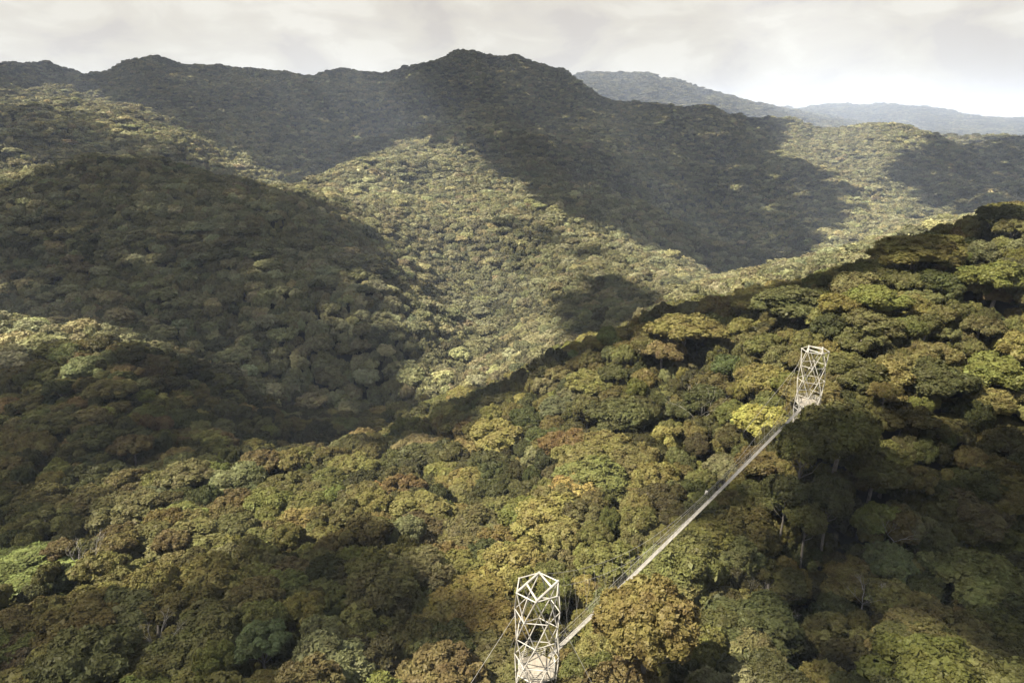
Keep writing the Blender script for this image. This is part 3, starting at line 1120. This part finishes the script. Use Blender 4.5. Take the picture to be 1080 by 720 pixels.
bare_tree(92, 588, 42, 'bare pale branched tree on the left, under the broad umbrella tree', 1)
bare_tree(815, 635, 46, 'bare pale forked tree in the dark ravine right of the big golden brown tree', 2)
bare_tree(912, 625, 34, 'bare pale tree deep in the dark ravine at the right', 3)
bare_tree(738, 428, 44, 'bare whitish twiggy tree on the lit ridge, left of the farther tower', 4)
bare_tree(168, 672, 40, 'bare dark-stemmed tree in the shade at the lower left', 5)
bare_tree(945, 560, 30, 'small bare tree on the shaded slope below the farther tower', 6)

# ------------------------------------------------------------------ sun, sky
SUN_AZ, SUN_EL = rad(196), rad(54)     # angle of the sun's ground direction from +X, counter-clockwise
SDIR = Vector((math.cos(SUN_EL) * math.cos(SUN_AZ), math.cos(SUN_EL) * math.sin(SUN_AZ), math.sin(SUN_EL)))
ld = bpy.data.lights.new('sun', 'SUN')
ld.energy = 5.0
ld.angle = rad(0.53)
ld.color = (1.0, 0.93, 0.80)
lo = bpy.data.objects.new('sun', ld)
COL.objects.link(lo)
lo.rotation_euler = SDIR.to_track_quat('Z', 'Y').to_euler()

w = bpy.data.worlds.new('World')
sc.world = w
w.use_nodes = True
nt = w.node_tree
nt.nodes.clear()
out = N(nt, 'ShaderNodeOutputWorld')
bg = N(nt, 'ShaderNodeBackground'); bg.inputs['Strength'].default_value = 0.057
sky = N(nt, 'ShaderNodeTexSky'); sky.sky_type = 'NISHITA'; sky.sun_disc = False
sky.sun_elevation = SUN_EL
sky.sun_rotation = math.atan2(SDIR.x, SDIR.y)
sky.altitude = 2300; sky.dust_density = 2.0
tc = N(nt, 'ShaderNodeTexCoord')
mp = N(nt, 'ShaderNodeMapping'); mp.inputs['Scale'].default_value = (1.0, 1.0, 2.2)
nt.links.new(tc.outputs['Generated'], mp.inputs['Vector'])
n1 = N(nt, 'ShaderNodeTexNoise'); n1.inputs['Scale'].default_value = 8.0; n1.inputs['Detail'].default_value = 8; n1.inputs['Roughness'].default_value = 0.6; n1.inputs['Distortion'].default_value = 0.4
nt.links.new(mp.outputs[0], n1.inputs['Vector'])
cr = N(nt, 'ShaderNodeValToRGB')
e = cr.color_ramp.elements
e[0].position = 0.40; e[0].color = (3.3, 3.03, 2.68, 1)
e[1].position = 0.60; e[1].color = (4.2, 3.95, 3.40, 1)
x_ = e.new(0.455); x_.color = (3.60, 3.33, 2.88, 1)
x_ = e.new(0.50); x_.color = (3.74, 3.46, 2.94, 1)
x_ = e.new(0.545); x_.color = (3.86, 3.60, 3.06, 1)
nt.links.new(n1.outputs['Fac'], cr.inputs[0])
mix = N(nt, 'ShaderNodeMix', data_type='RGBA'); mix.inputs['Factor'].default_value = 0.93
sx = N(nt, 'ShaderNodeSeparateXYZ'); nt.links.new(tc.outputs['Generated'], sx.inputs[0])
zr = N(nt, 'ShaderNodeMapRange'); zr.inputs['From Min'].default_value = 0.2; zr.inputs['From Max'].default_value = 0.75
zr.inputs['To Min'].default_value = 0.95; zr.inputs['To Max'].default_value = 0.4
nt.links.new(sx.outputs['Z'], zr.inputs['Value']); nt.links.new(zr.outputs[0], mix.inputs['Factor'])
nt.links.new(sky.outputs[0], mix.inputs['A']); nt.links.new(cr.outputs[0], mix.inputs['B'])
zb_ = N(nt, 'ShaderNodeMapRange'); zb_.inputs['From Min'].default_value = 0.19; zb_.inputs['From Max'].default_value = 0.7
zb_.inputs['To Min'].default_value = 1.04; zb_.inputs['To Max'].default_value = 1.6
nt.links.new(sx.outputs['Z'], zb_.inputs['Value'])
vm = N(nt, 'ShaderNodeVectorMath', operation='SCALE')
nt.links.new(mix.outputs['Result'], vm.inputs[0]); nt.links.new(zb_.outputs[0], vm.inputs['Scale'])
nt.links.new(vm.outputs[0], bg.inputs['Color'])
nt.links.new(bg.outputs[0], out.inputs['Surface'])

# ------------------------------------------------------------------ added clouds out of view, shaped to cast shade on the land
POLY = {  # outlines of the shade the added clouds are shaped to cast
    'back': [(-120, 40), (190, 40), (500, 35), (600, 70), (760, 118), (830, 128), (805, 160), (885, 207), (835, 275), (790, 288), (740, 274), (640, 234), (575, 200), (525, 165), (490, 142), (440, 140), (400, 152), (365, 172), (312, 188), (250, 155), (195, 128), (120, 98), (50, 84), (-120, 88)],
    'west': [(-120, 106), (65, 118), (110, 142), (180, 166), (250, 190), (130, 172), (60, 164), (0, 156), (-120, 150)],
    'mid': [(540, 212), (598, 214), (652, 255), (660, 300), (590, 302), (550, 268)],
    'left': [(-120, 150), (0, 156), (60, 164), (130, 172), (240, 190), (330, 213), (380, 255), (398, 285), (345, 272), (335, 290), (392, 350), (402, 400), (375, 446), (300, 446), (250, 420), (215, 385), (120, 345), (60, 332), (-120, 328)],
    'dell': [(-120, 390), (60, 418), (150, 425), (250, 442), (230, 456), (130, 470), (50, 484), (30, 555), (-120, 560)],
    'spur': [(600, 318), (640, 300), (692, 318), (682, 332), (640, 346), (604, 340)],
    'east': [(1120, 138), (1005, 146), (948, 180), (990, 210), (1040, 224), (1120, 215)],
    'lip': [(415, 462), (480, 437), (540, 407), (600, 379), (650, 354), (720, 331), (800, 311), (860, 293), (930, 268), (1010, 243), (1000, 222), (880, 264), (800, 284), (740, 308), (640, 343), (560, 379), (470, 414), (435, 440)],
    'ravine': [(605, 760), (612, 712), (650, 705), (735, 690), (752, 650), (735, 600), (760, 555), (800, 510), (850, 470), (940, 440), (1140, 455), (1140, 780), (1062, 780), (1052, 700), (1005, 650), (920, 660), (890, 700), (890, 760)],
    'corner': [(-60, 664), (70, 658), (150, 628), (230, 634), (270, 594), (340, 568), (400, 596), (455, 625), (470, 660), (440, 682), (380, 660), (320, 660), (270, 690), (240, 760), (-60, 760)],
}


def in_poly(px, py, poly):
    r = np.zeros(px.shape, bool)
    m = len(poly)
    for i in range(m):
        x0, y0 = poly[i]; x1, y1 = poly[(i + 1) % m]
        c = ((y0 > py) != (y1 > py)) & (px < (x1 - x0) * (py - y0) / (y1 - y0 + 1e-9) + x0)
        r ^= c
    return r


def cloud_material(name, lo_, hi_):
    m, nt, out = new_mat(name)
    tc = N(nt, 'ShaderNodeTexCoord')
    no = N(nt, 'ShaderNodeTexNoise'); no.inputs['Scale'].default_value = 0.035; no.inputs['Detail'].default_value = 3
    nt.links.new(tc.outputs['Object'], no.inputs['Vector'])
    mr = N(nt, 'ShaderNodeMapRange'); mr.inputs['From Min'].default_value = 0.36; mr.inputs['From Max'].default_value = 0.56
    mr.inputs['To Min'].default_value = lo_; mr.inputs['To Max'].default_value = hi_
    nt.links.new(no.outputs['Fac'], mr.inputs['Value'])
    tb = N(nt, 'ShaderNodeBsdfTransparent'); df = N(nt, 'ShaderNodeBsdfDiffuse'); df.inputs['Color'].default_value = (.85, .85, .85, 1)
    tl = N(nt, 'ShaderNodeBsdfTranslucent'); tl.inputs['Color'].default_value = (.85, .85, .85, 1)
    ms = N(nt, 'ShaderNodeMixShader'); ms.inputs[0].default_value = 0.5
    nt.links.new(df.outputs[0], ms.inputs[1]); nt.links.new(tl.outputs[0], ms.inputs[2])
    mx = N(nt, 'ShaderNodeMixShader')
    nt.links.new(mr.outputs[0], mx.inputs[0]); nt.links.new(tb.outputs[0], mx.inputs[1]); nt.links.new(ms.outputs[0], mx.inputs[2])
    nt.links.new(mx.outputs[0], out.inputs['Surface'])
    return m


M_CLOUD = cloud_material('shade_cloud', 0.72, 1.0)
M_WISP = cloud_material('thin_shade_cloud', 0.38, 0.66)  # thinner, for weaker shade
ALT = 900.0
visg = (Zc / RR >= np.concatenate([np.full((NT, 1), -9.0), run[:, :-1]], 1) - 0.004)
for key, poly in POLY.items():
    lim = {'lip': (190, 280), 'ravine': (40, 170), 'corner': (40, 190), 'left': (120, 760), 'back': (700, 2600), 'spur': (350, 900), 'west': (690, 1600), 'mid': (480, 1000), 'dell': (110, 420), 'east': (900, 2600)}[key]
    cell = {'lip': 16, 'ravine': 11, 'corner': 11, 'left': 26, 'spur': 22, 'mid': 30, 'west': 40, 'dell': 22}.get(key, 42)
    qx, qy, _ = proj(GX, GY, Zc)
    m = in_poly(qx, qy, poly) & visg & (RR > lim[0]) & (RR < lim[1])
    for hx, hy, hr in ((735, 236, 18), (580, 655, 50),):
        m &= np.hypot(qx - hx, (qy - hy) * 1.3) > hr
    xs, ys, zs = GX[m], GY[m], Zc[m]
    k = (ALT - zs) / SDIR.z
    cx, cy = xs + SDIR.x * k, ys + SDIR.y * k
    cells = np.unique(np.stack([np.floor(cx / cell), np.floor(cy / cell)], 1).astype(int), axis=0)
    Vs, Fs, off = [], [], 0
    rc = np.random.default_rng(len(cells))
    lit = [(NT_C.x, NT_C.y, NT_C.z + 6, 6.0), (T[0]['x'], T[0]['y'], T[0]['top'] - 2, 8.0), (T[4]['x'], T[4]['y'], T[4]['top'] - 2, 1.0)]
    lit += [(FT_C.x, FT_C.y, FT_C.z + 5, 6.0)] + [(p_.x, p_.y, p_.z, -2.5) for p_ in deck_s[::4]]
    for a, b in cells:
        if any(math.hypot((a + .5) * cell - SDIR.x * (ALT - z_) / SDIR.z - x_0, (b + .5) * cell - SDIR.y * (ALT - z_) / SDIR.z - y_0) < r_0 + cell * 0.66 for x_0, y_0, z_, r_0 in lit):
            continue      # gap left in the shading so sun reaches bridge, towers and trees
        if rc.random() < {'mid': 0.85, 'corner': 0.0}.get(key, 0):
            continue
        rr_ = cell * rc.uniform(0.58, 0.8)
        v = ICO2[0] * (1 + rc.normal(size=(len(ICO2[0]), 1)) * 0.06) * np.array([rr_, rr_, rr_ * 0.42]) + np.array([(a + .5 + rc.uniform(-.2, .2)) * cell, (b + .5 + rc.uniform(-.2, .2)) * cell, ALT + rc.uniform(-.1, .1) * cell])
        Vs.append(v); Fs.append(ICO2[1] + off); off += len(v)
    if Vs:
        o = link('shade_cloud', mesh_np('shade_cloud', np.concatenate(Vs), np.concatenate(Fs), M_WISP if key in ('corner', 'mid', 'west', 'dell') else M_CLOUD, smooth=True))
        tag(o, 'white cumulus added out of the frame, shaped to shade the hills', kind='stuff', group='added shade clouds')
    print('shade_cloud', key, len(cells))

# ------------------------------------------------------------------ haze
zlo, zhi = float(V[:, 2].min()) - 1.0, max(float(Zc.max()) + 12.0, 15.0)
hz = MB()
rmax = 17100.0
hz.box((0, 0, (zlo + zhi) / 2), (rmax, 0, 0), (0, rmax, 0), (0, 0, (zhi - zlo) / 2))
m, nt, out = new_mat('haze')
pv = N(nt, 'ShaderNodeVolumePrincipled')
pv.inputs['Color'].default_value = (0.68, 0.79, 1.0, 1)
pv.inputs['Density'].default_value = 0.000068
pv.inputs['Anisotropy'].default_value = -0.1
nt.links.new(pv.outputs[0], out.inputs['Volume'])
m.volume_intersection_method = 'FAST' if hasattr(m, 'volume_intersection_method') else None
o = hz.build('haze', m)
tag(o, 'thin pale air over the valleys', kind='stuff')
print('haze', zlo, zhi)

# ------------------------------------------------------------------ render settings
sc.render.engine = 'CYCLES'
cy = sc.cycles
cy.max_bounces = 6
cy.diffuse_bounces = 3
cy.glossy_bounces = 2
cy.transmission_bounces = 3
cy.transparent_max_bounces = 12
cy.volume_bounces = 0
cy.use_denoising = True
cy.denoiser = 'OPENIMAGEDENOISE'
cy.denoising_prefilter = 'ACCURATE'
cy.sample_clamp_indirect = 4
sc.view_settings.view_transform = 'Standard'
sc.view_settings.look = 'None'
sc.view_settings.gamma = 1.0
sc.view_settings.exposure = 1.9
sc.view_settings.use_curve_mapping = False
